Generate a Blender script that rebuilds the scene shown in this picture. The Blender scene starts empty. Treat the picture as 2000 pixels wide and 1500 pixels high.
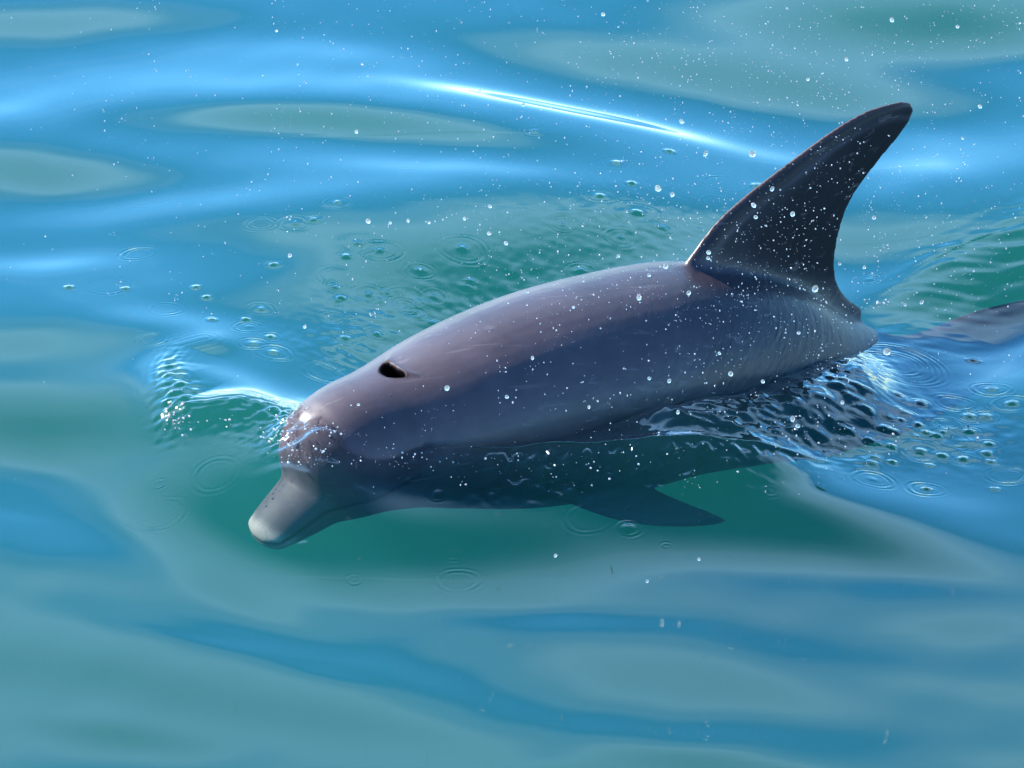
import bpy, bmesh, math, random
import numpy as np
from mathutils import Vector, Matrix

random.seed(7)
rng = np.random.default_rng(11)
R = math.radians
scene = bpy.context.scene
COL = scene.collection

# ------------------------------------------------------------------ camera
DEP = R(25.0)                      # the photographer looks down from a boat
DIST = 8.0
cam_data = bpy.data.cameras.new('camera')
cam_data.sensor_width = 36.0
cam_data.lens = 180.0
cam_data.clip_start = 0.1
cam_data.clip_end = 3000.0
cam = bpy.data.objects.new('camera', cam_data)
COL.objects.link(cam)
CAM = np.array([0.0, -DIST * math.cos(DEP), DIST * math.sin(DEP)])
cam.location = CAM
cam.rotation_euler = (math.pi / 2 - DEP, 0, 0)
scene.camera = cam

# ------------------------------------------------------------------ light
SUN_EL, SUN_AZ = R(30.0), R(-61.0)          # azimuth clockwise from +Y: the sun stands to the left
sun_dir = Vector((math.sin(SUN_AZ) * math.cos(SUN_EL), math.cos(SUN_AZ) * math.cos(SUN_EL), math.sin(SUN_EL)))
world = bpy.data.worlds.new('World')
scene.world = world
world.use_nodes = True
wn, wl = world.node_tree.nodes, world.node_tree.links
wn.clear()
w_out = wn.new('ShaderNodeOutputWorld')
w_bg = wn.new('ShaderNodeBackground')
w_bg.inputs['Strength'].default_value = 0.12
w_sky = wn.new('ShaderNodeTexSky')
w_sky.sky_type = 'NISHITA'
w_sky.sun_disc = False
w_sky.sun_elevation = SUN_EL
w_sky.sun_rotation = SUN_AZ
w_sky.air_density = 1.0
w_sky.dust_density = 0.0
w_sky.ozone_density = 8.0
w_hsv = wn.new('ShaderNodeHueSaturation')
w_hsv.inputs['Saturation'].default_value = 1.15
# scattered clouds over the whole sky, projected on a flat layer overhead
w_tc = wn.new('ShaderNodeTexCoord')
w_sep = wn.new('ShaderNodeSeparateXYZ')
w_mz = wn.new('ShaderNodeMath'); w_mz.operation = 'MAXIMUM'; w_mz.inputs[1].default_value = 0.06
w_dx = wn.new('ShaderNodeMath'); w_dx.operation = 'DIVIDE'
w_dy = wn.new('ShaderNodeMath'); w_dy.operation = 'DIVIDE'
w_cmb = wn.new('ShaderNodeCombineXYZ')
w_cmb.inputs[2].default_value = 111.91
w_noise = wn.new('ShaderNodeTexNoise')
w_noise.inputs['Scale'].default_value = 0.46
w_noise.inputs['Detail'].default_value = 3.0
w_noise.inputs['Roughness'].default_value = 0.45
w_ramp = wn.new('ShaderNodeValToRGB')
w_ramp.color_ramp.elements[0].position = 0.472
w_ramp.color_ramp.elements[1].position = 0.578
w_mix = wn.new('ShaderNodeMix'); w_mix.data_type = 'RGBA'
w_mix.inputs['B'].default_value = (2.9, 5.2, 7.9, 1)
w_fac = wn.new('ShaderNodeMath'); w_fac.operation = 'MULTIPLY'; w_fac.inputs[1].default_value = 0.68
wl.new(w_tc.outputs['Generated'], w_sep.inputs[0])
wl.new(w_sep.outputs['Z'], w_mz.inputs[0])
wl.new(w_sep.outputs['X'], w_dx.inputs[0]); wl.new(w_mz.outputs[0], w_dx.inputs[1])
wl.new(w_sep.outputs['Y'], w_dy.inputs[0]); wl.new(w_mz.outputs[0], w_dy.inputs[1])
wl.new(w_dx.outputs[0], w_cmb.inputs[0]); wl.new(w_dy.outputs[0], w_cmb.inputs[1])
wl.new(w_cmb.outputs[0], w_noise.inputs['Vector'])
wl.new(w_noise.outputs['Fac'], w_ramp.inputs[0])
w_hz = wn.new('ShaderNodeMapRange'); w_hz.interpolation_type = 'SMOOTHSTEP'      # distant clouds drown in the haze
w_hz.inputs['From Min'].default_value = 0.22; w_hz.inputs['From Max'].default_value = 0.42
w_hm = wn.new('ShaderNodeMath'); w_hm.operation = 'MULTIPLY'
wl.new(w_sep.outputs['Z'], w_hz.inputs['Value'])
wl.new(w_ramp.outputs[0], w_hm.inputs[0]); wl.new(w_hz.outputs[0], w_hm.inputs[1])
wl.new(w_hm.outputs[0], w_fac.inputs[0])
wl.new(w_sky.outputs[0], w_hsv.inputs['Color'])
w_tint = wn.new('ShaderNodeMix'); w_tint.data_type = 'RGBA'; w_tint.blend_type = 'MULTIPLY'
w_tint.inputs['Factor'].default_value = 1.0
w_tint.inputs['B'].default_value = (1.02, 1.07, 0.98, 1)
wl.new(w_hsv.outputs[0], w_tint.inputs['A'])
wl.new(w_tint.outputs['Result'], w_mix.inputs['A'])
wl.new(w_fac.outputs[0], w_mix.inputs['Factor'])
wl.new(w_mix.outputs['Result'], w_bg.inputs['Color'])
wl.new(w_bg.outputs[0], w_out.inputs[0])

sun_data = bpy.data.lights.new('sun', 'SUN')
sun_data.energy = 5.0
sun_data.angle = R(0.5)
sun_data.color = (1.0, 0.93, 0.86)
sun = bpy.data.objects.new('sun', sun_data)
sun.rotation_euler = sun_dir.to_track_quat('Z', 'Y').to_euler()
sun.location = sun_dir * 20
COL.objects.link(sun)

scene.view_settings.view_transform = 'Standard'
scene.view_settings.look = 'None'
scene.view_settings.exposure = 1.38
scene.view_settings.gamma = 1.0
scene.cycles.max_bounces = 7
scene.cycles.volume_bounces = 1
scene.cycles.transparent_max_bounces = 16
scene.cycles.use_denoising = True
scene.cycles.sample_clamp_indirect = 20.0
scene.cycles.adaptive_threshold = 0.03

# ------------------------------------------------------------------ helpers
PXM = 1250.0                       # photograph pixels per metre at the aim point
_f = np.array([0, math.cos(DEP), -math.sin(DEP)])
_u = np.array([0, math.sin(DEP), math.cos(DEP)])
_r = np.array([1.0, 0, 0])


def ray(u, v):
    return _f * DIST + _r * ((u - 1000) / PXM) + _u * ((750 - v) / PXM)


def at(u, v, z=0.0):
    d = ray(u, v)
    return CAM + d * ((z - CAM[2]) / d[2])


def on_plane(u, v, p0, n):
    d = ray(u, v)
    return CAM + d * (np.dot(p0 - CAM, n) / np.dot(d, n))


def tag(o, label=None, cat=None, group=None, kind=None):
    if label: o['label'] = label
    if cat: o['category'] = cat
    if group: o['group'] = group
    if kind: o['kind'] = kind
    return o


def mesh_obj(name, verts, faces, mat, parent=None, smooth=True):
    me = bpy.data.meshes.new(name)
    me.from_pydata([tuple(v) for v in verts], [], faces)
    if smooth:
        me.polygons.foreach_set('use_smooth', [True] * len(me.polygons))
    me.materials.append(mat)
    o = bpy.data.objects.new(name, me)
    COL.objects.link(o)
    o.parent = parent
    return o


def new_mat(name):
    m = bpy.data.materials.new(name)
    m.use_nodes = True
    m.node_tree.nodes.clear()
    return m, m.node_tree.nodes, m.node_tree.links


def spline(t, tk, vk):
    """Catmull-Rom (non-uniform) through knots tk, values vk, evaluated at t."""
    tk = np.asarray(tk, float); vk = np.asarray(vk, float)
    m = np.gradient(vk, tk)
    i = np.clip(np.searchsorted(tk, t) - 1, 0, len(tk) - 2)
    h = tk[i + 1] - tk[i]
    x = (t - tk[i]) / h
    return ((2 * x**3 - 3 * x**2 + 1) * vk[i] + (x**3 - 2 * x**2 + x) * h * m[i]
            + (-2 * x**3 + 3 * x**2) * vk[i + 1] + (x**3 - x**2) * h * m[i + 1])


def sstep(a, b, x):
    t = np.clip((x - a) / (b - a), 0, 1)
    return t * t * (3 - 2 * t)


# ------------------------------------------------------------------ materials
def water_material():
    m, n, l = new_mat('sea_water')
    out = n.new('ShaderNodeOutputMaterial')
    geo = n.new('ShaderNodeNewGeometry')
    dot = n.new('ShaderNodeVectorMath'); dot.operation = 'DOT_PRODUCT'
    ab = n.new('ShaderNodeMath'); ab.operation = 'ABSOLUTE'
    om = n.new('ShaderNodeMath'); om.operation = 'SUBTRACT'; om.inputs[0].default_value = 1.0
    om.use_clamp = True
    pw = n.new('ShaderNodeMath'); pw.operation = 'POWER'; pw.inputs[1].default_value = 4.2
    fr = n.new('ShaderNodeMath'); fr.operation = 'MULTIPLY_ADD'
    fr.inputs[1].default_value = 2.3; fr.inputs[2].default_value = 0.02; fr.use_clamp = True
    gl = n.new('ShaderNodeBsdfGlossy'); gl.inputs['Roughness'].default_value = 0.03
    tr = n.new('ShaderNodeBsdfTransparent')
    mx = n.new('ShaderNodeMixShader')
    l.new(geo.outputs['Normal'], dot.inputs[0]); l.new(geo.outputs['Incoming'], dot.inputs[1])
    l.new(dot.outputs['Value'], ab.inputs[0]); l.new(ab.outputs[0], om.inputs[1])
    l.new(om.outputs[0], pw.inputs[0]); l.new(pw.outputs[0], fr.inputs[0])
    l.new(fr.outputs[0], mx.inputs[0]); l.new(tr.outputs[0], mx.inputs[1]); l.new(gl.outputs[0], mx.inputs[2])
    l.new(mx.outputs[0], out.inputs['Surface'])
    vc = n.new('ShaderNodeVolumeCoefficients')
    vc.inputs['Absorption Coefficients'].default_value = (1.8, 0.66, 0.80)
    vc.inputs['Scatter Coefficients'].default_value = (0.05, 0.285, 0.275)
    l.new(vc.outputs[0], out.inputs['Volume'])
    return m


def skin_material():
    m, n, l = new_mat('dolphin_skin')
    out = n.new('ShaderNodeOutputMaterial')
    p = n.new('ShaderNodeBsdfPrincipled')
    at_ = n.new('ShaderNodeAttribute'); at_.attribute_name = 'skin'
    tc = n.new('ShaderNodeTexCoord')
    nz = n.new('ShaderNodeTexNoise'); nz.inputs['Scale'].default_value = 7.0
    nz.inputs['Detail'].default_value = 5.0
    mr = n.new('ShaderNodeMapRange'); mr.inputs['To Min'].default_value = 0.8; mr.inputs['To Max'].default_value = 1.2
    mu = n.new('ShaderNodeMix'); mu.data_type = 'RGBA'; mu.blend_type = 'MULTIPLY'; mu.inputs['Factor'].default_value = 1.0
    l.new(tc.outputs['Object'], nz.inputs['Vector'])
    l.new(nz.outputs['Fac'], mr.inputs['Value'])
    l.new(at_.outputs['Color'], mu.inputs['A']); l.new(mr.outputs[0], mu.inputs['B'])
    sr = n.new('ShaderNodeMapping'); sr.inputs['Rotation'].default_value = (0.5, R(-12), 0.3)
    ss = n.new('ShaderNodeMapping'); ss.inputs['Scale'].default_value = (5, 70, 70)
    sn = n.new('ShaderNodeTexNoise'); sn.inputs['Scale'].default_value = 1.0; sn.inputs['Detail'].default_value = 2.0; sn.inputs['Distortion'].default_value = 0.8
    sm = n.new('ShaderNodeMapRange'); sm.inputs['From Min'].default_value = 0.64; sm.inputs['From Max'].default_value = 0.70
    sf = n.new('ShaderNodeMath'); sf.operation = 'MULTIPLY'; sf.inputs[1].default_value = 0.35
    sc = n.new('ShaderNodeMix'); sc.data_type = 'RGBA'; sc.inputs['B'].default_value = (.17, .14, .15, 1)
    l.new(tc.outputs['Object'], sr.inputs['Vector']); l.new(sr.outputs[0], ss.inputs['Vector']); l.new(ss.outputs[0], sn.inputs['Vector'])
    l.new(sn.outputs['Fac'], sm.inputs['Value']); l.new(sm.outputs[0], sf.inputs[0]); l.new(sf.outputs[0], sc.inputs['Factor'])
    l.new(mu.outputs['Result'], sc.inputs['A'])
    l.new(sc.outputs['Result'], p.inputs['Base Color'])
    mr.inputs['From Min'].default_value = 0.25; mr.inputs['From Max'].default_value = 0.75; mr.inputs['To Min'].default_value = 0.55; mr.inputs['To Max'].default_value = 1.4; nz.inputs['Detail'].default_value = 9.0; nz.inputs['Roughness'].default_value = 0.65
    p.inputs['IOR'].default_value = 1.4
    p.inputs['Roughness'].default_value = 0.5
    dry = n.new('ShaderNodeAttribute'); dry.attribute_name = 'gloss_above_water'
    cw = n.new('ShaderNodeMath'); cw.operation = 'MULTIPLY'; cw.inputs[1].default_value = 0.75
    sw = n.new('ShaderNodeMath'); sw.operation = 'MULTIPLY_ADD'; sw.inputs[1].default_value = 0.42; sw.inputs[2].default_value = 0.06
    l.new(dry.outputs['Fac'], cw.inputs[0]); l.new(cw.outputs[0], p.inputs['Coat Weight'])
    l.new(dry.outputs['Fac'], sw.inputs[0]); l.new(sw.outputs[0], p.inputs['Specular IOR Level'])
    p.inputs['Coat Roughness'].default_value = 0.27
    p.inputs['Coat IOR'].default_value = 1.38
    # water running back and down over the flank in streaks, stronger towards the tail
    rot = n.new('ShaderNodeMapping'); rot.inputs['Rotation'].default_value = (0, R(38), 0)
    scl = n.new('ShaderNodeMapping'); scl.inputs['Scale'].default_value = (9, 30, 75)
    n2 = n.new('ShaderNodeTexNoise'); n2.inputs['Scale'].default_value = 1.0; n2.inputs['Detail'].default_value = 5.0
    n2.inputs['Distortion'].default_value = 0.6
    sx = n.new('ShaderNodeAttribute'); sx.attribute_name = 'streaks'
    fx = n.new('ShaderNodeMapRange'); fx.inputs['From Min'].default_value = 0.0; fx.inputs['From Max'].default_value = 1.0
    fx.inputs['To Min'].default_value = 0.06; fx.inputs['To Max'].default_value = 0.5
    bp = n.new('ShaderNodeBump'); bp.inputs['Distance'].default_value = 0.004
    l.new(tc.outputs['Object'], rot.inputs['Vector']); l.new(rot.outputs[0], scl.inputs['Vector']); l.new(scl.outputs[0], n2.inputs['Vector'])
    l.new(sx.outputs['Fac'], fx.inputs['Value']); l.new(fx.outputs[0], bp.inputs['Strength'])
    l.new(n2.outputs['Fac'], bp.inputs['Height'])
    # small pimples of clinging water
    vo = n.new('ShaderNodeTexVoronoi'); vo.inputs['Scale'].default_value = 42.0; vo.inputs['Randomness'].default_value = 1.0
    vr = n.new('ShaderNodeMapRange'); vr.inputs['From Min'].default_value = 0.0; vr.inputs['From Max'].default_value = 0.11
    vr.inputs['To Min'].default_value = 1.0; vr.inputs['To Max'].default_value = 0.0
    b2 = n.new('ShaderNodeBump'); b2.inputs['Strength'].default_value = 0.35; b2.inputs['Distance'].default_value = 0.0015
    l.new(tc.outputs['Object'], vo.inputs['Vector']); l.new(vo.outputs['Distance'], vr.inputs['Value']); l.new(vr.outputs[0], b2.inputs['Height'])
    l.new(bp.outputs[0], b2.inputs['Normal'])
    l.new(b2.outputs[0], p.inputs['Normal'])
    l.new(b2.outputs[0], p.inputs['Coat Normal'])
    l.new(p.outputs[0], out.inputs['Surface'])
    return m


def simple_mat(name, color, rough=0.4, **kw):
    m, n, l = new_mat(name)
    out = n.new('ShaderNodeOutputMaterial')
    p = n.new('ShaderNodeBsdfPrincipled')
    tc = n.new('ShaderNodeTexCoord')
    nz = n.new('ShaderNodeTexNoise'); nz.inputs['Scale'].default_value = 40.0
    mr = n.new('ShaderNodeMapRange'); mr.inputs['To Min'].default_value = 0.8; mr.inputs['To Max'].default_value = 1.2
    mu = n.new('ShaderNodeMix'); mu.data_type = 'RGBA'; mu.blend_type = 'MULTIPLY'; mu.inputs['Factor'].default_value = 1.0
    mu.inputs['A'].default_value = (*color, 1)
    l.new(tc.outputs['Object'], nz.inputs['Vector']); l.new(nz.outputs['Fac'], mr.inputs['Value'])
    l.new(mr.outputs[0], mu.inputs['B']); l.new(mu.outputs['Result'], p.inputs['Base Color'])
    p.inputs['Roughness'].default_value = rough
    for k, v in kw.items():
        p.inputs[k].default_value = v
    l.new(p.outputs[0], out.inputs['Surface'])
    return m


def droplet_material():
    m, n, l = new_mat('droplet_water')
    out = n.new('ShaderNodeOutputMaterial')
    g = n.new('ShaderNodeBsdfGlass'); g.inputs['IOR'].default_value = 1.33; g.inputs['Roughness'].default_value = 0.03
    g.inputs['Color'].default_value = (1, 1, 1, 1)
    t = n.new('ShaderNodeBsdfTranslucent'); t.inputs['Color'].default_value = (0.9, 0.92, 0.95, 1)
    mx = n.new('ShaderNodeMixShader'); mx.inputs[0].default_value = 0.16
    l.new(g.outputs[0], mx.inputs[1]); l.new(t.outputs[0], mx.inputs[2])
    l.new(mx.outputs[0], out.inputs['Surface'])
    return m


def mist_material():
    m, n, l = new_mat('spray_mist')
    out = n.new('ShaderNodeOutputMaterial')
    g = n.new('ShaderNodeBsdfGlossy'); g.inputs['Roughness'].default_value = 0.15
    d = n.new('ShaderNodeBsdfDiffuse'); d.inputs['Color'].default_value = (0.8, 0.85, 0.9, 1)
    t = n.new('ShaderNodeBsdfTranslucent'); t.inputs['Color'].default_value = (0.85, 0.88, 0.92, 1)
    m1 = n.new('ShaderNodeMixShader'); m1.inputs[0].default_value = 0.5
    m2 = n.new('ShaderNodeMixShader'); m2.inputs[0].default_value = 0.3
    l.new(d.outputs[0], m1.inputs[1]); l.new(t.outputs[0], m1.inputs[2])
    l.new(m1.outputs[0], m2.inputs[1]); l.new(g.outputs[0], m2.inputs[2])
    l.new(m2.outputs[0], out.inputs['Surface'])
    return m


M_WATER = water_material()
M_SKIN = skin_material()
M_EYE = simple_mat('dolphin_eye', (0.015, 0.012, 0.012), 0.12)

M_SEABED = simple_mat('seabed_sand', (0.10, 0.16, 0.14), 0.9)
M_DROP = droplet_material()
M_MIST = mist_material()

# ------------------------------------------------------------------ the sea
def sines(X, Y, lam0, lam1, n, seed, slope, aniso=1.0, ang=None, spread=180):
    """sum of random plane waves; slope = rms slope of the result"""
    g = np.random.default_rng(seed)
    H = np.zeros_like(X)
    for i in range(n):
        lam = math.exp(g.uniform(math.log(lam0), math.log(lam1)))
        th = g.uniform(0, 2 * math.pi) if ang is None else R(ang + g.uniform(-spread, spread))
        k = 2 * math.pi / lam
        H += (slope * math.sqrt(2.0 / n) / k) * np.cos(k * (X * math.cos(th) + Y * math.sin(th) * aniso) + g.uniform(0, 6.28))
    return H


def gblob(X, Y, u, v, su, sv, ang=0.0):
    """elongated bump on the water, given by its place and size in the photograph"""
    c = at(u, v)
    ax = at(u + math.cos(R(ang)), v + math.sin(R(ang))) - c
    th = math.atan2(ax[1], ax[0])
    px = np.linalg.norm(at(u + 1, v) - c); py = np.linalg.norm(at(u, v + 1) - c)
    dx, dy = X - c[0], Y - c[1]
    if abs(th) > 1e-6:
        a = dx * math.cos(th) + dy * math.sin(th)
        b = -dx * math.sin(th) + dy * math.cos(th)
        k = np.linalg.norm(ax)
        b = dy - dx * math.tan(th)
        a = dx
    else:
        a, b = dx, dy
    return np.exp(-0.5 * ((a / (su * px))**2 + (b / (sv * py))**2))


def path_dist(X, Y, pts):
    """distance to a polyline, signed (+ on the camera side), and the parameter 0..1 along it"""
    P = np.array([at(u, v)[:2] for u, v in pts])
    best = np.full(X.shape, 1e9); sg = np.ones(X.shape); tt = np.zeros(X.shape)
    L = np.linalg.norm(np.diff(P, axis=0), axis=1); acc = np.concatenate([[0], np.cumsum(L)])
    for i in range(len(P) - 1):
        d = P[i + 1] - P[i]
        t = np.clip(((X - P[i, 0]) * d[0] + (Y - P[i, 1]) * d[1]) / (d @ d), 0, 1)
        qx, qy = X - (P[i, 0] + t * d[0]), Y - (P[i, 1] + t * d[1])
        dist = np.hypot(qx, qy)
        cr = d[0] * (Y - P[i, 1]) - d[1] * (X - P[i, 0])
        w = dist < best
        best[w] = dist[w]; sg[w] = np.where(cr[w] < 0, 1, -1); tt[w] = (acc[i] + t[w] * L[i]) / acc[-1]
    return best * sg, tt


# change of mirror elevation (degrees) wanted at places of the surface: minus leans away, plus faces the viewer
TILTS = [
    (1000, 1330, 1400, 200, 0, 2), (1700, 835, 120, 30, -4, 13), (1000, 520, 330, 42, -10, 22), (820, 640, 140, 34, -22, 18), (1890, 510, 150, 26, -14, 22), (1880, 335, 190, 26, -6, 9), (100, 20, 200, 25, 0, 11), (150, 145, 260, 32, -3, -6), (650, 90, 220, 25, 3, -7), (480, 170, 260, 18, 0, -3),
    (0, 205, 100, 24, 0, -9), (560, 240, 190, 20, 3, 15), (850, 272, 210, 24, 5, 15), (80, 325, 190, 28, 5, 12),
    (900, 345, 190, 16, 3, -7), (400, 400, 360, 22, -2, -7), (70, 512, 150, 20, 0, -12), (150, 575, 230, 30, 0, -5),
    (640, 480, 220, 30, 5, 9), (1000, 430, 220, 40, 0, 10), (1110, 205, 190, 13, 7, -20), (1150, 215, 480, 32, 5, -4),
    (1600, 262, 160, 16, 3, -3), (1300, 110, 400, 34, 5, 13), (1750, 120, 300, 34, 5, 9), (1800, 10, 300, 40, 0, 26), (1780, 420, 220, 36, 0, 12),
    (1850, 335, 200, 22, 0, -4), (350, 650, 120, 22, 8, -14), (460, 785, 90, 20, 14, -11), (110, 680, 170, 28, 5, 6), (150, 825, 240, 42, 5, 24),
    (470, 985, 170, 60, 14, 30), (900, 1045, 240, 42, 0, 30), (1400, 1000, 240, 40, 5, 34), (1700, 1045, 200, 25, 12, 9),
    (330, 965, 240, 16, 22, 3), (110, 1040, 230, 36, 8, -7), (20, 985, 70, 10, 10, -3), (430, 1120, 150, 26, 25, 4),
    (930, 1140, 260, 20, 3, 4), (1120, 1182, 150, 18, 4, -6), (1700, 1115, 260, 16, 3, -3), (1600, 1245, 160, 28, 10, -4),
    (1350, 1290, 200, 40, 15, 4), (1900, 1200, 120, 30, 0, 6), (1850, 1310, 180, 22, 8, 4), (450, 1215, 330, 26, 9, -5),
    (400, 1228, 130, 9, 8, -4), (640, 1290, 90, 9, 12, -4), (900, 1320, 200, 26, 14, -5), (1400, 1410, 420, 28, 4, -5),
    (150, 1290, 220, 26, 6, 4), (600, 1370, 240, 26, 8, 5), (240, 1412, 110, 16, 6, 9), (300, 1490, 200, 16, 4, -4),
    (1180, 1480, 200, 18, -6, 5), (1500, 1495, 200, 20, 10, 10), (1900, 1460, 160, 22, 5, 4), (1800, 945, 220, 24, 2, -6),
    (1950, 1010, 140, 18, 6, -3), (1950, 640, 130, 34, -8, -9), (1960, 600, 90, 14, -10, -6), (1800, 410, 120, 20, -12, 4),
]

RINGS = [  # u, v, radius in px, strength, crater
    (659, 426, 28, 1, .5), (511, 464, 28, .8, 0), (577, 466, 30, 1, .4), (613, 460, 16, 1, .6), (700, 500, 40, 1, .5),
    (742, 512, 42, 1, .6), (676, 524, 20, .7, 1), (535, 542, 16, .7, 1), (820, 540, 28, .7, 1), (904, 503, 50, .8, 1),
    (664, 560, 40, .6, 0), (655, 578, 24, .8, .5), (721, 584, 32, .8, .6), (667, 596, 16, .5, 1.3), (511, 628, 26, .9, .6),
    (481, 650, 16, .4, 1), (487, 666, 28, .8, .2), (529, 686, 22, .6, 1), (496, 704, 26, .9, .5), (535, 720, 34, 1, .6),
    (634, 746, 40, .8, 0), (736, 652, 20, .7, .6), (787, 581, 40, .5, 0), (1044, 270, 22, .8, .3), (1308, 284, 14, .4, 1),
    (1204, 323, 24, .7, .7), (1234, 366, 16, .4, 1.3), (1172, 398, 30, .7, 1), (1244, 422, 45, .6, 1.3), (1416, 336, 45, .5, 0),
    (1480, 332, 14, .4, 1), (1404, 380, 36, .5, 0), (1212, 464, 34, .8, .5), (1100, 452, 28, .5, .3), (270, 502, 32, .8, 0),
    (135, 571, 10, .4, 1), (245, 579, 8, .3, .8), (383, 583, 12, .3, .8), (404, 605, 12, .4, 1), (415, 653, 14, .5, .8),
    (300, 697, 28, .7, 0), (325, 628, 34, .4, 0), (300, 385, 55, .25, 0), (210, 570, 45, .25, 0), (790, 358, 24, .4, 0),
    (310, 948, 11, .8, 0), (424, 952, 46, .6, 0), (307, 996, 50, .3, 0), (608, 997, 10, .9, 0), (592, 1055, 8, .5, .8),
    (855, 979, 18, .5, .6), (895, 1102, 36, .6, 0), (692, 1105, 13, .8, 0), (884, 1064, 12, .6, 0), (1228, 1022, 20, 1, .9),
    (1150, 1010, 40, .5, 0), (1302, 1048, 7, .7, 0), (1505, 972, 14, .7, 0), (1390, 995, 14, .6, 0),
    (1904, 622, 14, .5, 1), (1940, 692, 35, 1, .7), (1979, 725, 38, 1, 1.2), (1867, 728, 36, 1, 0), (1895, 755, 26, .9, .9),
    (1930, 753, 24, .9, .6), (1853, 776, 24, .9, 0), (1895, 788, 20, .8, 1.2), (1809, 801, 16, .8, .9), (1867, 807, 32, .9, 0),
    (1734, 809, 26, .8, 1), (1935, 812, 20, .7, .9), (1930, 832, 20, .7, 1.2), (1800, 840, 38, .8, 1.2), (1883, 847, 24, .8, 1.2),
    (1937, 849, 20, .7, .7), (1968, 879, 36, 1, 0), (1706, 914, 38, 1, .2), (1811, 922, 32, 1, 1.1), (1800, 741, 20, .7, 1.2),
    (1946, 909, 8, .7, .5), (1741, 665, 60, .8, 0), (1741, 665, 82, .7, 0), (1741, 665, 103, .6, 0), (1755, 738, 16, .7, .8),
    (1770, 770, 22, .7, .6), (1700, 492, 22, .6, .2), (1650, 830, 20, .7, .8), (1600, 850, 18, .7, .8),
]


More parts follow.
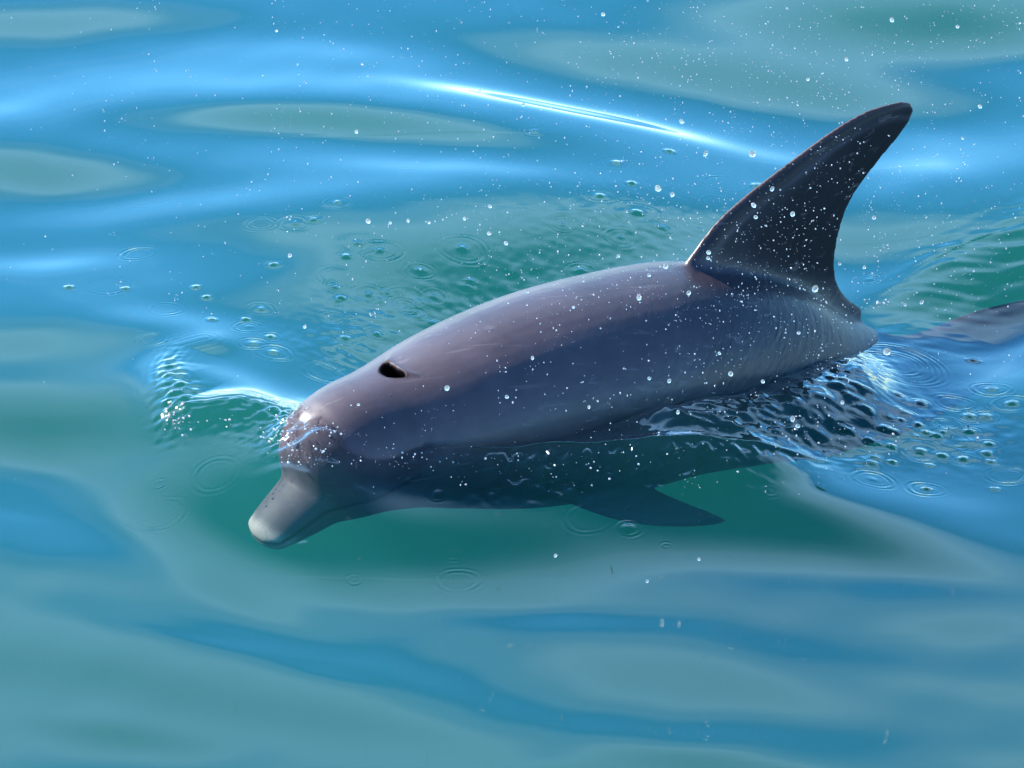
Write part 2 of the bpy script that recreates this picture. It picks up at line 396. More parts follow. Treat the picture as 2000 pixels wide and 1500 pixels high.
def height_field():
    # grid lines: fine where the photograph looks, coarse out to the open sea
    def lines(c0, c1, stepf, far):
        mid = [c0]
        while mid[-1] < c1:
            mid.append(mid[-1] + stepf(mid[-1]))
        a, b = [], []
        s = 0.01; x = mid[-1]
        while x < far:
            s *= 1.30; x += s; b.append(x)
        s = 0.01; x = mid[0]
        while x > -far:
            s *= 1.30; x -= s; a.append(x)
        return np.array(a[::-1] + mid + b)
    xs = lines(-0.98, 0.98, lambda x: 0.0023, 24.0)
    ys = lines(-1.45, 1.95, lambda y: 0.0019 if -0.62 < y < 0.66 else (0.0032 if y < 1.0 and y > -0.8 else 0.006), 24.0)
    X, Y = np.meshgrid(xs, ys)                       # rows over y
    win = sstep(1.35, 1.0, np.abs(X)) * sstep(-2.1, -1.5, Y) * sstep(2.7, 2.0, Y)
    dy = np.gradient(ys)[:, None]
    # --- long swells: wanted tilt of the mirror -> slope -> height
    E = np.zeros_like(X)
    for u, v, su, sv, a, d in TILTS:
        E += d * gblob(X, Y, u, v, su, sv, a)
    S = -np.tan(R(1.0) * (-E / 2.0))                # dh/dy
    S *= win
    H = np.cumsum(S * dy, axis=0)
    # take out the drift so that the sea stays level on the large scale
    yy = ys[:, None]
    inb = ((ys > -1.45) & (ys < 1.95))
    end = H[-1:, :]
    H = H - end * sstep(-1.6, 2.2, yy)
    p = at(1050, 880); j0 = np.searchsorted(ys, p[1]); i0 = np.searchsorted(xs, [p[0] - .4, p[0] + .4])
    H -= 0.55 * H[j0, i0[0]:i0[1]].mean() * sstep(7.0, 1.5, np.hypot(X, Y))          # mean level at the dolphin
    H += sines(X, Y, 0.5, 1.4, 10, 5, 0.012, ang=90, spread=40) * sstep(20, 4, np.hypot(X, Y))
    H += sines(X, Y, 0.12, 0.4, 16, 6, 0.006, ang=90, spread=60) * sstep(12, 3, np.hypot(X, Y))
    H += sines(X, Y, 3.0, 9.0, 8, 9, 0.03, ang=80, spread=50) * sstep(2.0, 8.0, np.hypot(X, Y)) * sstep(22, 14, np.maximum(np.abs(X), np.abs(Y)))

    # --- wave pushed up along the flank, with a steep glassy front
    crest = [(520, 905), (640, 915), (760, 925), (900, 935), (1060, 934), (1250, 934), (1420, 925), (1540, 905), (1640, 890)]
    d, t = path_dist(X, Y, crest)
    amp = 0.038 * sstep(0.0, 0.30, t) * sstep(1.0, 0.72, t)
    ridge = np.where(d > 0, np.exp(-(np.maximum(d, 0) / 0.055)**2), 0.25 + 0.75 * np.exp(-(d / 0.05)**2))
    ridge = np.where(d < 0, ridge * np.exp(-(d / 0.22)**2), ridge)
    H += amp * ridge
    front = np.exp(-((d - 0.045) / 0.035)**2) * sstep(0.25, 0.45, t) * sstep(0.9, 0.72, t)
    H += front * sines(X, Y, 0.012, 0.04, 40, 21, 0.34)
    H += np.exp(-((d - 0.012) / 0.008)**2) * sstep(0.3, 0.45, t) * sstep(.98, 0.8, t) * 0.0025 * np.sin(40 * t + 3 * np.sin(90 * t))

    H += 0.0060 * np.exp(-((d + 0.004) / 0.0070)**2) * sstep(0.22, 0.42, t) * sstep(1.0, 0.9, t)

    H += 0.5 * np.exp(-((d + 0.01) / 0.045)**2) * sstep(0.2, 0.4, t) * sstep(1.0, 0.85, t) * sines(X, Y, 0.05, 0.16, 16, 23, 0.16)
    pile = [(1240, 890), (1360, 866), (1470, 836), (1570, 790), (1660, 725), (1720, 660)]
    d, t = path_dist(X, Y, pile)
    pw = np.clip(1.6 * (gblob(X, Y, 1400, 850, 120, 36) + gblob(X, Y, 1620, 760, 90, 55)), 0, 1)
    H += pw * 0.036 * np.exp(-(d / 0.075)**2)
    H += pw * np.exp(-(d / 0.07)**2) * sines(X, Y, 0.016, 0.06, 50, 24, 0.18)

    # --- water lifted over the forehead
    m = gblob(X, Y, 635, 915, 62, 42)
    H += 0.054 * m
    m2 = gblob(X, Y, 640, 890, 74, 24)
    H += m2 * sines(X, Y, 0.011, 0.034, 46, 31, 1.0)
    H += 0.5 * m2 * sines(X, Y, 0.05, 0.09, 10, 35, 0.5)
    lip = [(545, 915), (590, 895), (650, 888), (710, 898), (790, 918), (880, 934)]
    dl, tl = path_dist(X, Y, lip)
    lw = np.clip(1.4 * gblob(X, Y, 680, 905, 110, 40), 0, 1)
    H += lw * 0.009 * np.exp(-(dl / 0.012)**2) * (1 + 0.5 * np.sin(260 * X + 3 * np.sin(170 * Y)))
    H += lw * np.exp(-((dl - .02) / 0.03)**2) * sines(X, Y, 0.012, 0.04, 40, 37, 0.45)
    m3 = gblob(X, Y, 618, 948, 50, 22)
    H += m3 * sines(X, Y, 0.032, 0.065, 14, 32, 0.55, ang=80, spread=40)
    m4 = gblob(X, Y, 575, 1000, 40, 26, 0)
    H += m4 * sines(X, Y, 0.013, 0.018, 6, 33, 0.05, ang=70, spread=18)

    # --- curled bow wave to the left of the head
    bow = [(400, 700), (345, 715), (318, 755), (318, 800), (345, 845), (400, 852), (470, 850), (540, 868), (590, 890)]
    d, t = path_dist(X, Y, bow)
    sd = np.abs(d)
    # inside of the curl lies up and to the right
    c = at(450, 770)
    cw = at(330, 860)
    inside = d < 0
    bw = np.clip(1.5 * gblob(X, Y, 440, 815, 95, 62), 0, 1)
    A = 0.017 * bw
    H += A * np.where(inside, np.exp(-(d / 0.13)**1.0 * np.sign(d)) if False else np.exp(-(sd / 0.046)**2), np.exp(-(sd / 0.046)**2))
    cap = np.exp(-((sd) / 0.035)**2) * bw
    H += cap * 0.0005 * np.sin(2 * math.pi * sd / 0.0125)
    g = gblob(X, Y, 345, 838, 26, 26) + gblob(X, Y, 500, 865, 60, 14) * 0.8 + gblob(X, Y, 330, 780, 16, 30) * .6
    H += g * sines(X, Y, 0.012, 0.03, 30, 41, 0.40)

    # --- broken water where the back slides under
    turb = np.clip(gblob(X, Y, 1420, 840, 130, 45) + gblob(X, Y, 1640, 740, 70, 50) + 0.6 * gblob(X, Y, 1560, 860, 90, 22)
                   + .35 * gblob(X, Y, 1700, 650, 45, 24), 0, 1)
    H += turb * sines(X, Y, 0.016, 0.07, 50, 51, 0.15)
    H += turb * sines(X, Y, 0.08, 0.2, 12, 52, 0.11)
    t2 = np.clip(gblob(X, Y, 1720, 800, 130, 40) + 0.4 * gblob(X, Y, 1900, 780, 110, 60), 0, 1)
    H += t2 * sines(X, Y, 0.02, 0.06, 24, 53, 0.06)
    t3 = np.clip(gblob(X, Y, 900, 580, 170, 45, -15) + gblob(X, Y, 1220, 450, 130, 40) * .6 + gblob(X, Y, 700, 690, 60, 40) * .6, 0, 1)
    H += t3 * sines(X, Y, 0.018, 0.06, 30, 54, 0.07)

    # --- wake behind the fin
    wake = [(1660, 590), (1720, 530), (1800, 480), (1900, 435), (2040, 390), (2200, 350)]
    d, t = path_dist(X, Y, wake)
    ww = sstep(at(1650, 560)[0], at(1900, 560)[0], X) * sstep(2.2, 1.2, X)
    H += 0.042 * ww * np.where(d > 0, sstep(0.26, -0.02, d), np.exp(-(d / 0.45)**2))
    st = np.exp(-((d - 0.06) / 0.09)**2) * ww
    H += st * sines(X, Y, 0.025, 0.07, 20, 61, 0.10, ang=115, spread=22)

    # --- rings and craters where drops have landed
    def ring(u, v, rp, s, cr, ys_scale=1.0):
        c = at(u, v); r0 = rp / PXM
        ix = np.searchsorted(xs, [c[0] - r0 - .05, c[0] + r0 + .05]); iy = np.searchsorted(ys, [c[1] - r0 - .05, c[1] + r0 + .05])
        sl = (slice(*iy), slice(*ix))
        r = np.hypot(X[sl] - c[0], Y[sl] - c[1])
        th = np.arctan2(Y[sl] - c[1], X[sl] - c[0]); f1, f2 = rng.uniform(0, 6.28, 2)
        s = s * (0.62 + 0.38 * np.sin(th * rng.integers(1, 4) + f1)) * (0.8 + 0.2 * np.sin(5 * th + f2))
        r = r * (1 + 0.06 * np.sin(2 * th + f2) + .03 * np.sin(3 * th + f1))
        lam = 0.0085 if rp < 30 else 0.0105
        hh = 0.0006 * s * np.cos(2 * math.pi * (r - r0) / lam) * np.exp(-((r - r0) / (0.006 + 0.00008 * rp))**2)
        if cr:
            w = (0.0070 if rp > 12 else 0.0055) * rng.uniform(.8, 1.3)
            hh += cr * 0.0030 * np.exp(-(r / w)**2)
        H[sl] += hh
    for q in RINGS:
        ring(*q)
    for i in range(16):                               # crowded little rings close to the back
        u = rng.uniform(640, 1340); v = np.interp(u, [640, 900, 1340], [690, 560, 470]) + rng.normal(0, 38) - 10
        ring(u, v, rng.uniform(10, 34), rng.uniform(.4, .9), rng.choice([0, 0, .5, .9]))
    for i in range(26):
        ring(rng.uniform(1640, 1860), rng.uniform(770, 880), rng.uniform(6, 20), rng.uniform(.4, .9), rng.choice([0, .5, .9, 1.2]))
    return xs, ys, X, Y, H


def build_water():
    xs, ys, X, Y, H = height_field()
    nx, ny = len(xs), len(ys)
    nv = nx * ny
    co = np.stack([X, Y, H], -1).reshape(-1, 3)
    idx = np.arange(nv).reshape(ny, nx)
    q = np.stack([idx[:-1, :-1], idx[:-1, 1:], idx[1:, 1:], idx[1:, :-1]], -1).reshape(-1, 4)
    # the open sea beyond, out to the horizon, then skirt and bottom: a closed body of water
    zb, B = -6.0, 420.0
    far = np.array([(-B, -B, 0), (B, -B, 0), (B, B, 0), (-B, B, 0), (-B, -B, zb), (B, -B, zb), (B, B, zb), (-B, B, zb)], float)
    co = np.concatenate([co, far])
    c = nv
    big = [list(idx[0, ::-1]) + [c, c + 1], list(idx[::-1, -1]) + [c + 1, c + 2], list(idx[-1, :]) + [c + 2, c + 3], list(idx[:, 0]) + [c + 3, c],
           [c, c + 4, c + 5, c + 1], [c + 1, c + 5, c + 6, c + 2], [c + 2, c + 6, c + 7, c + 3], [c + 3, c + 7, c + 4, c], [c + 7, c + 6, c + 5, c + 4]]
    sizes = np.concatenate([np.full(len(q), 4), [len(f) for f in big]])
    me = bpy.data.meshes.new('sea_water')
    me.vertices.add(len(co)); me.vertices.foreach_set('co', co.astype(np.float32).ravel())
    vi = np.concatenate([q.ravel()] + [np.array(f) for f in big]).astype(np.int32)
    me.loops.add(len(vi)); me.loops.foreach_set('vertex_index', vi)
    me.polygons.add(len(sizes))
    me.polygons.foreach_set('loop_start', np.concatenate([[0], np.cumsum(sizes)[:-1]]).astype(np.int32))
    sm = np.zeros(len(sizes), bool); sm[:len(q)] = True
    me.update(calc_edges=True)
    me.polygons.foreach_set('use_smooth', sm)
    me.materials.append(M_WATER)
    o = bpy.data.objects.new('sea_water', me)
    COL.objects.link(o)
    tag(o, kind='structure')
    global H_AT, H_ARR
    def H_ARR(x, y):
        return H[np.clip(np.searchsorted(ys, y), 0, ny - 1), np.clip(np.searchsorted(xs, x), 0, nx - 1)]
    def H_AT(x, y):
        i = min(max(np.searchsorted(xs, x), 0), nx - 1); j = min(max(np.searchsorted(ys, y), 0), ny - 1)
        return float(H[j, i])
    # sea floor far below
    s = 420.0
    f = mesh_obj('seabed', [(-s, -s, -6.05), (s, -s, -6.05), (s, s, -6.05), (-s, s, -6.05)], [(0, 1, 2, 3)], M_SEABED, smooth=False)
    tag(f, kind='structure')


build_water()

# ------------------------------------------------------------------ the dolphin
PSI = R(35.0)
ORG = np.array([-0.188, -0.222, 0.0])
EX = np.array([math.cos(PSI), math.sin(PSI), 0]); EY = np.array([-math.sin(PSI), math.cos(PSI), 0]); EZ = np.array([0, 0, 1.0])


def to_local(p):
    q = np.asarray(p) - ORG
    return np.array([q @ EX, q @ EY, q @ EZ])


BODY = np.array([  # along, height of axis, radius up, radius down, half width
    (-.238, -.091, .008, .012, .020), (-.231, -.088, .015, .021, .038), (-.214, -.079, .021, .031, .048),
    (-.190, -.065, .026, .043, .054), (-.165, -.051, .030, .053, .059), (-.148, -.041, .037, .059, .064),
    (-.134, -.032, .078, .065, .082), (-.105, -.017, .106, .075, .104), (-.060, .000, .114, .092, .116),
    (0, .012, .110, .112, .125), (.1, .020, .126, .145, .150), (.25, .018, .150, .180, .170), (.4, .008, .160, .190, .178),
    (.55, -.012, .166, .180, .170), (.7, -.060, .155, .155, .150), (.85, -.118, .112, .125, .115), (1.0, -.163, .08, .085, .07),
    (1.2, -.150, .070, .06, .045), (1.4, -.15, .05, .05, .03), (1.55, -.16, .03, .03, .022), (1.66, -.185, .012, .012, .015)])
_par = np.concatenate([[0], np.cumsum(np.hypot(np.diff(BODY[:, 0]), np.diff(BODY[:, 1])))])


def body_frame(p):
    s = spline(p, _par, BODY[:, 0]); z = spline(p, _par, BODY[:, 1])
    e = 0.012
    pa, pb = np.clip(p - e, 0, _par[-1]), np.clip(p + e, 0, _par[-1])
    tx = spline(pb, _par, BODY[:, 0]) - spline(pa, _par, BODY[:, 0]); tz = spline(pb, _par, BODY[:, 1]) - spline(pa, _par, BODY[:, 1])
    n = np.hypot(tx, tz)
    return s, z, tx / n, tz / n


def loft(rings):
    """rings: list of (k,3) arrays -> closed tube verts, faces"""
    k = len(rings[0])
    V = np.concatenate(rings); F = []
    for i in range(len(rings) - 1):
        for j in range(k):
            a, b = i * k + j, i * k + (j + 1) % k
            F.append((a, b, b + k, a + k))
    c0, c1 = len(V), len(V) + 1
    V = np.concatenate([V, [rings[0].mean(0)], [rings[-1].mean(0)]])
    for j in range(k):
        F.append((c0, (j + 1) % k, j))
        F.append((c1, (len(rings) - 1) * k + j, (len(rings) - 1) * k + (j + 1) % k))
    return V, F


def body_tube():
    ps = np.concatenate([np.linspace(0, _par[6], 26), np.linspace(_par[6], _par[-1], 90)[1:]])
    s, z, tx, tz = body_frame(ps)
    up = np.maximum(spline(ps, _par, BODY[:, 2]), .004); dn = np.maximum(spline(ps, _par, BODY[:, 3]), .004); w = np.maximum(spline(ps, _par, BODY[:, 4]), .004)
    th = np.linspace(0, 2 * math.pi, 49)[:-1]
    rings = []
    for i in range(len(ps)):
        c, sn = np.cos(th), np.sin(th)
        y = w[i] * c
        h = np.where(sn > 0, up[i] * sn, dn[i] * sn)
        rings.append(np.stack([s[i] - tz[i] * h, y, z[i] + tx[i] * h], -1))
    return loft(rings)


def blade(lead, trail, nrm, thick):
    """a fin: matching points along its leading and trailing edge, thickness per row"""
    rings = []
    prof = [(0, 0), (.03, .42), (.10, .75), (.25, 1), (.45, .92), (.7, .6), (.9, .3), (1, .10)]
    n = len(lead)
    for i in range(n):
        L, T = lead[i], trail[i]
        top = [L + (T - L) * x + nrm * (thick[i] * .5 * max(y, .0)) for x, y in prof]
        bot = [L + (T - L) * x - nrm * (thick[i] * .5 * max(y, .0)) for x, y in prof[:0:-1]]
        rings.append(np.array(top + bot))
    return loft(rings)


def resample(pts, n):
    P = np.array(pts, float)
    t = np.concatenate([[0], np.cumsum(np.linalg.norm(np.diff(P, axis=0), axis=1))]); t /= t[-1]
    x = np.linspace(0, 1, n)
    return np.stack([spline(x, t, P[:, k]) for k in range(P.shape[1])], -1)


def dolphin_body():
    verts, faces = [], []
    def add(V, F):
        b = sum(len(v) for v in verts)
        verts.append(V); faces.extend([tuple(i + b for i in f) for f in F])
    add(*body_tube())
    # dorsal fin, in the plane of symmetry
    lead = [(1335, 512), (1362, 478), (1400, 432), (1450, 386), (1500, 347), (1560, 302), (1620, 258), (1680, 222), (1730, 203), (1762, 197), (1778, 199)]
    trail = [(1690, 600), (1650, 570), (1633, 535), (1632, 500), (1642, 445), (1660, 395), (1690, 350), (1720, 310), (1755, 268), (1778, 235), (1786, 214)]
    pl = lambda u, v: to_local(on_plane(u, v, ORG, EY))
    Lp = resample([pl(*q) for q in lead], 26); Tp = resample([pl(*q) for q in trail], 26)
    Lp[:, 1] = 0; Tp[:, 1] = 0
    root_l = Lp[0] + np.array([0.06, 0, -.09]); root_t = Tp[0] + np.array([-.02, 0, -.07])
    th = np.concatenate([[.06, ], np.interp(np.linspace(0, 1, 26), [0, .15, .5, .9, 1], [.050, .036, .026, .014, .008])])
    add(*blade(np.vstack([root_l, Lp]), np.vstack([root_t, Tp]), np.array([0, 1.0, 0]), th))
    # flippers
    nm = np.array([0.1, -0.62, 0.78]); nm /= np.linalg.norm(nm)
    nw = nm[0] * EX + nm[1] * EY + nm[2] * EZ
    p0 = ORG + 0.28 * EX - 0.13 * EY - 0.13 * EZ
    fl = lambda u, v: to_local(on_plane(u, v, p0, nw))
    lead = [(1045, 930), (1085, 968), (1140, 996), (1200, 1016), (1270, 1027), (1340, 1029), (1390, 1026), (1412, 1022)]
    trail = [(1240, 915), (1285, 955), (1310, 968), (1340, 980), (1370, 991), (1395, 1002), (1412, 1010), (1421, 1016)]
    Lf = resample([fl(*q) for q in lead], 18); Tf = resample([fl(*q) for q in trail], 18)
    tf = np.interp(np.linspace(0, 1, 18), [0, .3, .9, 1], [.034, .026, .013, .008])
    add(*blade(Lf, Tf, nm, tf))
    mir = np.array([1, -1, 1.0])
    V, F = blade(Lf * mir, Tf * mir, nm * mir, tf)
    add(V, [f[::-1] for f in F])
    # tail flukes
    for sg in (1, -1):
        lead = [(1.50, .0, -.200), (1.56, .07 * sg, -.196), (1.63, .15 * sg, -.192), (1.70, .21 * sg, -.190), (1.76, .25 * sg, -.19)]
        trail = [(1.70, .0, -.190), (1.70, .05 * sg, -.190), (1.715, .12 * sg, -.190), (1.745, .19 * sg, -.190), (1.775, .248 * sg, -.191)]
        V, F = blade(resample(lead, 12), resample(trail, 12), np.array([0, 0, 1.0]), np.linspace(.036, .008, 12))
        add(V, F if sg > 0 else [f[::-1] for f in F])
    V = np.concatenate(verts)
    me = bpy.data.meshes.new('rough'); me.from_pydata([tuple(v) for v in V], [], faces); me.update()
    bm = bmesh.new(); bm.from_mesh(me); bmesh.ops.recalc_face_normals(bm, faces=bm.faces); bm.to_mesh(me); bm.free()
    o = bpy.data.objects.new('rough', me); COL.objects.link(o)
    md = o.modifiers.new('r', 'REMESH'); md.mode = 'VOXEL'; md.voxel_size = 0.0034
    dg = bpy.context.evaluated_depsgraph_get()
    m2 = bpy.data.meshes.new_from_object(o.evaluated_get(dg))
    bpy.data.objects.remove(o)
    n = len(m2.vertices)
    co = np.empty(n * 3); m2.vertices.foreach_get('co', co); co = co.reshape(-1, 3)
    ed = np.empty(len(m2.edges) * 2, int); m2.edges.foreach_get('vertices', ed); ed = ed.reshape(-1, 2)
    deg = np.zeros(n); np.add.at(deg, ed[:, 0], 1); np.add.at(deg, ed[:, 1], 1)
    def smooth(co, w, it):
        for _ in range(it):
            ac = np.stack([np.bincount(ed[:, 0], co[ed[:, 1], k], n) + np.bincount(ed[:, 1], co[ed[:, 0], k], n) for k in range(3)], -1)
            co = co + (ac / deg[:, None] - co) * w
        return co
    co = smooth(co, 0.5, 8)
    # fillets where the fins leave the body
    x, y, z = co.T
    def near(c, r):
        return np.exp(-((np.linalg.norm(co - c, axis=1) / r)**2))
    base_t = np.clip((x - Lp[0, 0]) / (Tp[0, 0] - Lp[0, 0]), -.3, 1.2)
    zb = Lp[0, 2] + (Tp[0, 2] - Lp[0, 2]) * base_t
    w_f = np.exp(-((z - zb) / .035)**2) * (np.abs(y) < .06) * (x > Lp[0, 0] - .08) * (x < Tp[0, 0] + .08)
    w_p = near((Lf[2] + Tf[1]) / 2, .07) + near((Lf[2] + Tf[1]) / 2 * mir, .07)
    w = np.clip(w_f + w_p, 0, 1)[:, None] * 0.5
    co = smooth(co, w, 40)
    x, y, z = co.T
    # --- nearest place on the body axis: for colour and fine shape
    pp = np.linspace(0, _par[-1], 400)
    s_, z_, tx_, tz_ = body_frame(pp)
    pi = np.zeros(n, int)
    for a in range(0, n, 20000):
        d = (x[a:a + 20000, None] - s_)**2 + (z[a:a + 20000, None] - z_)**2
        pi[a:a + 20000] = d.argmin(1)
    px = pp[pi]
    hgt = -(x - s_[pi]) * tz_[pi] + (z - z_[pi]) * tx_[pi]        # height above the axis
    # blowhole: an open crescent with a raised rear lip
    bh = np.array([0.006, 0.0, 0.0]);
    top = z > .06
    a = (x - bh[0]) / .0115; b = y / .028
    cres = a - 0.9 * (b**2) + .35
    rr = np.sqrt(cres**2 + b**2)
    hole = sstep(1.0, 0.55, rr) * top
    lip = np.exp(-((rr - 1.25) / .3)**2) * top * sstep(0, .6, cres)
    co[:, 2] += -0.045 * hole + 0.0025 * lip
    co[:, 0] += 0.034 * hole
    # mouth line round the beak
    mouth_h = np.interp(px, [0, .03, .12, .17, .22, .25], [.000, -.002, -.004, -.012, -.010, .0])
    mm = np.exp(-((hgt - mouth_h) / .0035)**2) * sstep(.245, .20, px)
    nin = np.stack([np.zeros(n), -np.sign(y) * np.minimum(np.abs(y) / .01, 1), np.zeros(n)], -1)
    co += nin * (mm * .005)[:, None]
    # --- colour of the skin
    c_mid = np.array([.080, .058, .068]); c_dark = np.array([.032, .023, .032]); c_fin = np.array([.016, .013, .020])
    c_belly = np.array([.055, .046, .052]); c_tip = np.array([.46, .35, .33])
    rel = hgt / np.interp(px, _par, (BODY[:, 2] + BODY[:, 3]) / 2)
    k = np.tile(c_mid, (n, 1))
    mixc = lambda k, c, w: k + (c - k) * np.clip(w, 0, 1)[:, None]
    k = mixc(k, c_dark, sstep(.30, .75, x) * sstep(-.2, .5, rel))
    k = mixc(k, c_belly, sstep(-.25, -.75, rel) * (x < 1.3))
    finm = ((z - zb) > .0) * (np.abs(y) < .05) * (x > Lp[0, 0] - .05)
    k = mixc(k, c_fin, np.where(finm, sstep(.0, .06, z - zb), 0) * (z > -.02))
    k = mixc(k, np.array([.20, .12, .11]), np.where(finm, np.exp(-((z - zb) / .3)**2), 0) * 0)
    led = np.full(n, 1.0)
    for q in resample(Lp, 90):
        led = np.minimum(led, np.hypot(x - q[0], z - q[2]))
    k = mixc(k, np.array([.14, .085, .075]), np.where(finm, sstep(.010, .002, led), 0) * .8)  # warm sunlit rim of the fin, painted along its leading edge
    k = mixc(k, np.array([.075, .066, .085]), np.where(finm, np.exp(-((led - .026) / .005)**2), 0) * .5)
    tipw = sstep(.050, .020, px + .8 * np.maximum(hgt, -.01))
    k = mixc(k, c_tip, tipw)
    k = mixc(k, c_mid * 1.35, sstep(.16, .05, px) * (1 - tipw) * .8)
    k = mixc(k, np.array([.02, .015, .018]), mm * .85)
    k = mixc(k, np.array([.003, .0025, .003]), sstep(1.25, 1.0, rr) * top)  # shade inside the deep blowhole, painted as near-black skin
    flm = (np.abs(y) > np.interp(px, _par, BODY[:, 4]) * 1.02 + .004) & (x < .7)
    k = mixc(k, c_dark, flm * .8)
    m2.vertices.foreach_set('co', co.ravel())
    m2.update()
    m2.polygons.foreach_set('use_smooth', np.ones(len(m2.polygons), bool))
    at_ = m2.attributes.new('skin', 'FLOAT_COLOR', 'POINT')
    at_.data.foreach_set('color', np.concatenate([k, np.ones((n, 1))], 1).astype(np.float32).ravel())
    wx = ORG[0] + co[:, 0] * EX[0] + co[:, 1] * EY[0]; wy = ORG[1] + co[:, 0] * EX[1] + co[:, 1] * EY[1]
    above = sstep(-.004, .004, co[:, 2] - H_ARR(wx, wy))
    above = above * (1 - sstep(1.5, 1.1, rr) * top) * (1 - .55 * np.where(finm, sstep(.0, .05, z - zb), 0))  # gloss cut too in the blowhole and on the fin to darken them
    a2 = m2.attributes.new('gloss_above_water', 'FLOAT', 'POINT')
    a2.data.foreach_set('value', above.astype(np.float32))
    a3 = m2.attributes.new('streaks', 'FLOAT', 'POINT')
    a3.data.foreach_set('value', (sstep(.15, .75, x) * np.where(finm, sstep(.05, .0, z - zb), 1)).astype(np.float32))
    m2.materials.clear(); m2.materials.append(M_SKIN)
    return m2


root = bpy.data.objects.new('dolphin', None)
COL.objects.link(root)
root.location = ORG
root.rotation_euler = (0, 0, PSI)
tag(root, 'grey dolphin surfacing with curved dorsal fin, open blowhole and beak under the water', 'dolphin')
bme = dolphin_body()
body = bpy.data.objects.new('body', bme); COL.objects.link(body); body.parent = root
print('dolphin verts', len(bme.vertices))


def uv_sphere(name, c, r, mat, parent, sc=(1, 1, 1)):
    bm = bmesh.new(); bmesh.ops.create_uvsphere(bm, u_segments=20, v_segments=12, radius=r)
    for v in bm.verts:
        v.co = Vector((v.co.x * sc[0] + c[0], v.co.y * sc[1] + c[1], v.co.z * sc[2] + c[2]))
    me = bpy.data.meshes.new(name); bm.to_mesh(me); bm.free()
    me.polygons.foreach_set('use_smooth', [True] * len(me.polygons)); me.materials.append(mat)
    o = bpy.data.objects.new(name, me); COL.objects.link(o); o.parent = parent
    return o


for sg in (-1, 1):
    uv_sphere('eye', (-.055, .1015 * sg, -.022), .011, M_EYE, root, (1, .5, .8))

# ------------------------------------------------------------------ spray
BIG = [  # drops one can pick out: u, v, diameter in px
    (1469, 301, 15), (1285, 368, 14), (1313, 380, 10), (1378, 300, 11), (1331, 237, 11), (1022, 205, 9), (1592, 564, 14), (1732, 687, 15),
    (1508, 369, 9), (1472, 401, 9), (1476, 424, 9), (1548, 418, 9), (1248, 581, 10), (1300, 520, 11), (1384, 493, 9), (1383, 504, 9),
    (1345, 572, 9), (1268, 537, 8), (1427, 730, 10), (1548, 818, 10), (1558, 832, 9), (1742, 39, 10), (1870, 52, 8), (719, 432, 10),
    (696, 257, 9), (873, 758, 9), (990, 775, 8), (955, 456, 8), (988, 475, 8), (1040, 699, 7), (1307, 744, 8), (1268, 739, 7),
    (1178, 28, 9), (1653, 116, 8), (1578, 155, 7), (1208, 500, 7), (566, 499, 8), (595, 638, 7), (540, 60, 7), (707, 125, 7),
    (1914, 208, 8), (1880, 270, 6), (1707, 425, 8), (1640, 515, 8), (1688, 522, 6), (1800, 590, 8), (1768, 595, 8), (1645, 786, 7),
    (797, 431, 7), (838, 435, 6), (762, 435, 6), (957, 403, 8), (907, 427, 7), (700, 790, 6), (1150, 795, 6), (1324, 805, 7),
    (1085, 1085, 6), (1365, 1092, 6), (1264, 1135, 6), (1490, 745, 8), (1405, 690, 7), (1560, 650, 7), (1030, 570, 6), (1120, 600, 6)]
BM = np.array([(s_ * math.cos(PSI) + ORG[0], s_ * math.sin(PSI) + ORG[1]) for s_ in BODY[:, 0]])


def air_point(u, v, lift):
    """a point in the air on the line of sight through u, v, about lift metres above the water"""
    p = at(u, v, lift)
    return p


def ico(r, sub):
    bm = bmesh.new(); bmesh.ops.create_icosphere(bm, subdivisions=sub, radius=r)
    me = bpy.data.meshes.new('water_droplet'); bm.to_mesh(me); bm.free()
    me.polygons.foreach_set('use_smooth', [True] * len(me.polygons)); me.materials.append(M_DROP)
    return me


drop_mesh = ico(1.0, 3)


def spray_uv():
    """scatter following the photograph: dense over the back and fin and to the upper right"""
    while True:
        u, v = rng.uniform(0, 2000), rng.uniform(0, 950)
        p = 0.25 + 0.75 * math.exp(-((u - 1450) / 450)**2 - ((v - 450) / 300)**2) + 0.5 * math.exp(-((u - 1500) / 500)**2 - ((v - 60) / 120)**2)
        if v > 620: p *= 0.8 if u > 950 - (v - 620) and u < 1750 else 0.12
        if u < 500: p *= 0.55
        if rng.uniform() < p:
            return u, v


def droplet_words(u, v, d):
    size = 'large clear' if d >= 9 else ('clear' if d > 6 else 'tiny white')
    back = np.interp(u, [570, 690, 860, 1050, 1250, 1340, 1700], [830, 715, 610, 545, 520, 510, 610])
    if 1340 < u < 1780 and v < back and v > np.interp(u, [1340, 1500, 1780], [505, 347, 195]):
        where, g = 'in front of the dark dorsal fin', 'over the dorsal fin'
    elif 570 < u < 1680 and v > back and v < 880:
        where, g = "in front of the dolphin's shaded flank", 'over the flank'
    elif v > 880:
        where, g = 'over the smooth green water below the dolphin', 'over the near water'
    elif u > 1640:
        where, g = 'to the right of the dorsal fin over the water', 'right of the dorsal fin'
    elif v < 170:
        where, g = 'near the top edge of the picture over blue water', 'along the top edge'
    elif u < 700:
        where, g = "over the blue water left of the dolphin's back", 'over the left water'
    else:
        where, g = "behind the dolphin's back and left of its fin", 'behind the back'
    return size + ' droplet flying ' + where, 'droplet', size + ' droplets ' + g


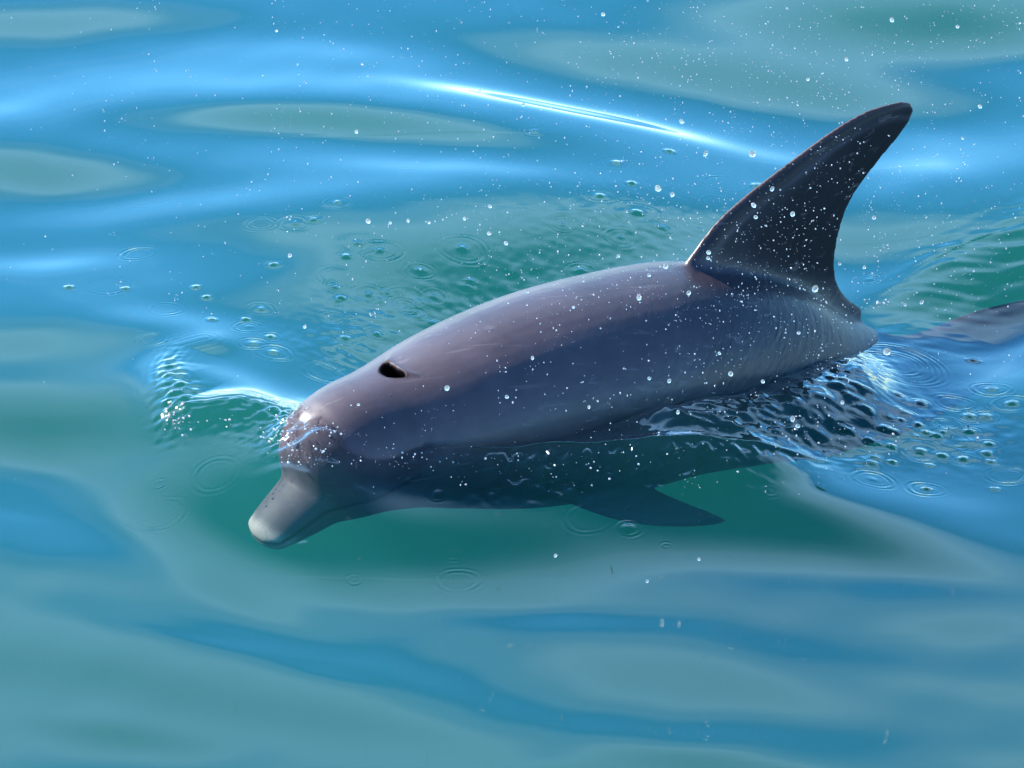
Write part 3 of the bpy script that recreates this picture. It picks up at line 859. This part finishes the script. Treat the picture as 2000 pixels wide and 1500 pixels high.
spots = [(u, v, d) for u, v, d in BIG]
while len(spots) < 300:
    u, v = spray_uv(); spots.append((u, v, 1.8 + 2.6 * rng.uniform()**2.5))
for i, (u, v, d) in enumerate(spots):
    lift = rng.uniform(.30, .55)
    p = air_point(u, v, lift)
    o = bpy.data.objects.new('water_droplet', drop_mesh)
    COL.objects.link(o)
    r = .88 * d / PXM / 2
    o.location = p; o.scale = (r * rng.uniform(.85, 1.1), r, r * rng.uniform(.85, 1.35)); o.rotation_euler = (0, rng.uniform(-.6, .6), 0)
    tag(o, *droplet_words(u, v, d))


def mist(n):
    bm = bmesh.new(); bmesh.ops.create_icosphere(bm, subdivisions=1, radius=1.0)
    bm.verts.ensure_lookup_table()
    bv = np.array([v.co[:] for v in bm.verts]); bf = np.array([[v.index for v in f.verts] for f in bm.faces]); bm.free()
    V, F = [], []
    left, cu0, cv0, lift = 0, 0, 0, .4
    for i in range(n):
        if left == 0:
            cu0, cv0 = spray_uv(); lift = rng.uniform(.28, .6)
            left = 1 if rng.uniform() < .7 else rng.integers(3, 9)
            spread = 0 if left == 1 else rng.uniform(6, 26)
        left -= 1
        u, v = cu0 + rng.normal(0, 1) * spread, cv0 + rng.normal(0, 1) * spread
        p = air_point(u, v, lift + rng.uniform(-.02, .02))
        st = np.array([rng.uniform(.75, 1.2), rng.uniform(.75, 1.2), rng.uniform(.8, 1.9)])
        V.append(bv * st * (.28 + .85 * rng.uniform()**3) * 0.001 + p); F.append(bf + i * len(bv))
    k = n  # white beads laid on the water as sun glints and froth
    for cu, cv, su, sv, m in ((345, 822, 18, 14, 70), (330, 785, 8, 16, 14), (440, 823, 16, 7, 14), (545, 850, 24, 14, 40), (640, 842, 60, 18, 200), (600, 880, 30, 20, 60),
                              (560, 885, 12, 10, 14), (1040, 905, 110, 16, 40), (1400, 845, 90, 26, 40), (1560, 825, 40, 14, 26),
                              (1700, 845, 90, 20, 40), (1730, 480, 8, 12, 14), (1715, 590, 22, 8, 26), (800, 885, 50, 10, 20), (1880, 840, 50, 20, 24)):
        for i in range(m):
            u, v = rng.normal(cu, su), rng.normal(cv, sv)
            p = at(u, v)
            for _ in range(3):
                p = at(u, v, H_AT(p[0], p[1]) + .002)
            V.append(bv * (.35 + 1.9 * rng.uniform()**3.5) * 0.001 + p); F.append(bf + k * len(bv)); k += 1
    o = mesh_obj('spray', np.concatenate(V), [tuple(f) for f in np.concatenate(F)], M_MIST)
    tag(o, 'fine white spray hanging in the air around the dolphin, and white beads on the water as sun glints and froth', 'spray', kind='stuff')


mist(4200)
